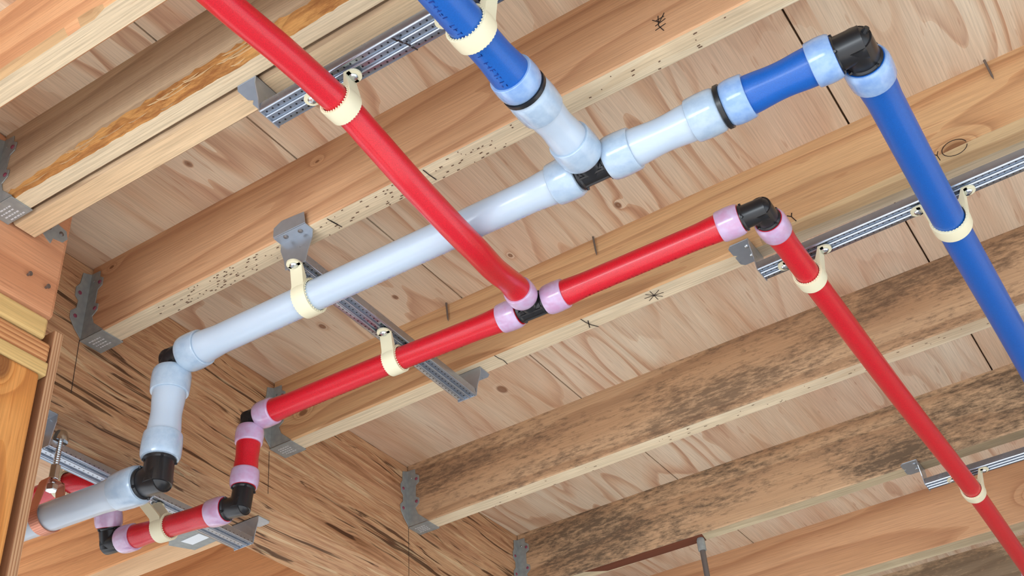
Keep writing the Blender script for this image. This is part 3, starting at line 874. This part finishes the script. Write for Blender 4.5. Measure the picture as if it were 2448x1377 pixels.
# ---------------------------------------------------------------- cream pipe clamps
def clamp(p, d, r, zs, label, wdt=.021, one=False, ear=.0085, lean=0.0, shift=0.0):
    """p on pipe axis, d pipe direction; the ears are screwed to a strut underside at height zs"""
    p = Vector(p); d = Vector(d).normalized(); up = Vector((0, 0, 1)); up = (up - d * up.dot(d)).normalized(); s = d.cross(up)
    e = empty('pipe_clamp', p)
    tag(e, label, 'pipe clamp', 'cream plastic pipe clamps')
    h = zs - p.z - .0004
    b = MB()
    ri = r + .0006; ro = ri + .0036
    # ring
    n = 40
    prof = []
    path = []
    for i in range(n + 1):
        a = 2 * math.pi * i / n
        path.append((math.sin(a), math.cos(a)))
    vs = []; fs = []
    hw = wdt / 2
    for (sa, ca) in path[:-1]:
        for (rad, t) in ((ro, -hw), (ro * 1.02, 0), (ro, hw), (ri, hw), (ri, -hw)):
            vs.append(s * (rad * sa) + up * (rad * ca) + d * t)
    k = 5
    for i in range(n):
        j = (i + 1) % n
        for q in range(k):
            q2 = (q + 1) % k
            fs.append((i * k + q, j * k + q, j * k + q2, i * k + q2))
    b.add(vs, fs)
    # little teeth round both mouths
    for i in range(34):
        a = 2 * math.pi * i / 34
        rad_ = s * math.sin(a) + up * math.cos(a); tg = s * math.cos(a) - up * math.sin(a)
        for t in (-hw, hw):
            c = rad_ * (ri + .0008) + d * (t * 1.06)
            q = [c + tg * .0007 + rad_ * .0012, c - tg * .0007 + rad_ * .0012, c - tg * .0006 - rad_ * .0002, c + tg * .0006 - rad_ * .0002]
            b.plate(q, d * (1 if t > 0 else -1), .0012)
    b.build('clamp_ring', M['cream'], e, smooth=35)
    # saddle with two ears
    for sg in (-1, 1):
        q = MB()
        ew = .0096
        th = .0028
        # neck web from the ring flank up to the strut
        prof = [(ro * .97, -ro * .1), (ro * 1.0, ro * .45), (ro + ear * .45, h - th), (ro + ear, h - th), (ro + ear, h), (ro + ear * .25, h), (ro * .72, ro * .78), (ro * .90, ro * .35)]
        ln = lambda v: d * (lean * max(0, min(1, (v - ro * .3) / (h - ro * .3))))
        ln = (lambda f: (lambda v: f(v) + s * (shift * max(0, min(1, (v - ro * .3) / (h - ro * .3))))))(ln)
        vs = [s * (sg * u) + up * v + ln(v) - d * (ew) for u, v in prof] + [s * (sg * u) + up * v + ln(v) + d * (ew) for u, v in prof]
        k = len(prof)
        fs = [tuple(range(k)), tuple(range(2 * k - 1, k - 1, -1))] + [(i, (i + 1) % k, k + (i + 1) % k, k + i) for i in range(k)]
        q.add(vs, fs)
        q.rtube(s * (sg * (ro + ear) + shift) + d * lean + up * (h - th), up, [(0, 0), (0, .0094), (th, .0094), (th, 0)], 20)
        q.build('ear', M['cream'], e, smooth=30)
        q = MB(); disc(q, s * (sg * (ro + ear * .95) + shift) + d * lean + up * (h - th), -up, .0055, .0022, 0, .002)
        q.build('screw', M['zinc'], e)
    return e
clamp(wx(-.824), (1, .018, 0), RW, ZS, 'cream clamp on the white pipe where the crosswise strut passes')
clamp(rx(-.826), (1, .03, 0), RR, ZS, 'cream clamp on the long red pipe under the crosswise strut')
clamp((-.5745, .688, .9385), (0, 1, 0), RR, ZS, 'cream clamp on the bowed red pipe under the top strut', shift=-.012)
clamp((-.402, .684, WZ), (0, 1, 0), RW, ZS, 'cream clamp on the upper blue pipe at the top edge')
clamp((-.081, 1.306, WZ), (0, 1, 0), RW, ZS, 'cream clamp on the long blue pipe under the right strut')
clamp((-.272, 1.306, RZ), (0, 1, 0), RR, ZS, 'cream clamp on the red pipe at the left end of the right strut')
clamp((-.264, 2.112, RZ), (0, 1, 0), RR, ZS, 'cream clamp on the red pipe at the bottom right strut')
clamp((-1.238, 1.101, .8068), (-1, -.06, .05), RR, .869, 'cream clamp with a long neck on the lower red pipe', lean=.050)
clamp((-1.386, 1.027, .8985), (1, 0, 0), RR, .935, 'cream clamp half hidden behind the hanging bolt at the far left')

# ---------------------------------------------------------------- copper clamp on its rod, hanging rod, label plate
e = empty('copper_pipe_hanger', (-1.271, .9222, .8))
tag(e, 'copper strap hanger on a threaded rod holding the lower white pipe at the left', 'pipe hanger')
cy, cz = 0.0, .7672 - .8
prof = []
for i in range(0, 25):
    a = math.radians(12 - 204 * i / 24)           # round the underside
    prof.append((math.cos(a) * .0222, math.sin(a) * .0222))
path = [(.0075, .052), (.013, .050)] + prof + [(-.013, .050), (-.0075, .052)]
b = MB(); t = .0016
for (a0, a1), (b0, b1) in zip(path, path[1:]):
    dv = Vector((b0 - a0, b1 - a1)).normalized(); n = Vector((-dv.y, dv.x)) * t
    b.plate([(-.009, cy + a0, cz + a1), (-.009, cy + b0, cz + b1), (.009, cy + b0, cz + b1), (.009, cy + a0, cz + a1)], (0, n.x, n.y), t)
b.plate([(-.009, -.013, cz + .0515), (.009, -.013, cz + .0515), (.009, .013, cz + .0515), (-.009, .013, cz + .0515)], (0, 0, 1), .0018)
b.build('strap', M['copper'], e, smooth=35)
b = MB()
th = []
for i in range(50): th.append((.014 + i * .0017, .0046 if i % 2 else .0040))
b.rtube((0, 0, 0), (0, 0, 1), [(.014, 0)] + th + [(.101, 0)], 16); b.build('threaded_rod', M['zinc'], e, smooth=0)
for z, r, hh, nm in ((.007, .0085, .009, 'nut'), (.024, .0075, .022, 'sleeve_nut')):
    b = MB(); b.rtube((0, 0, z), (0, 0, 1), [(0, 0), (0, r), (hh, r), (hh, 0)], 6); b.build(nm, M['zinc'], e, smooth=0, bevel=.0008)
b = MB(); b.rtube((0, 0, .084), (0, 0, 1), [(0, 0), (0, .011), (.006, .0115), (.016, .008), (.02, 0)], 16); b.build('dome_nut', M['zinc'], e)

e = empty('threaded_rod', (-.806, 2.131, JB))
tag(e, 'dark threaded rod hanging from the second mouldy joist at the bottom edge', 'rod')
b = MB(); b.rtube((0, 0, -.26), (0, 0, 1), [(0, 0), (0, .0058), (.26, .0058), (.26, 0)], 16); b.build('rod', M['nail'], e)
b = MB(); b.rtube((0, 0, -.028), (0, 0, 1), [(0, 0), (0, .0085), (.022, .0085), (.027, .007), (.028, 0)], 10); b.build('coupling_nut', M['hanger'], e)

e = empty('steel_plate', (-1.405, 1.315, .919))
tag(e, 'grey steel plate with a white sticker under the deep joist, beside the lower strut', 'plate')
b = MB(); b.plate([(-.045, -.012, -.0002), (-.025, -.03, -.0002), (.03, -.03, -.0002), (.040, .0, -.0002), (.03, .028, -.0002), (-.025, .03, -.0002)], (0, 0, -1), .002); b.build('plate_body', M['hanger'], e, smooth=0)
b = MB(); b.plate([(-.018, -.010, -.0024), (.026, -.012, -.0024), (.028, .010, -.0024), (-.012, .012, -.0024)], (0, 0, -1), .0004); b.build('sticker', M['sticker'], e, smooth=0)
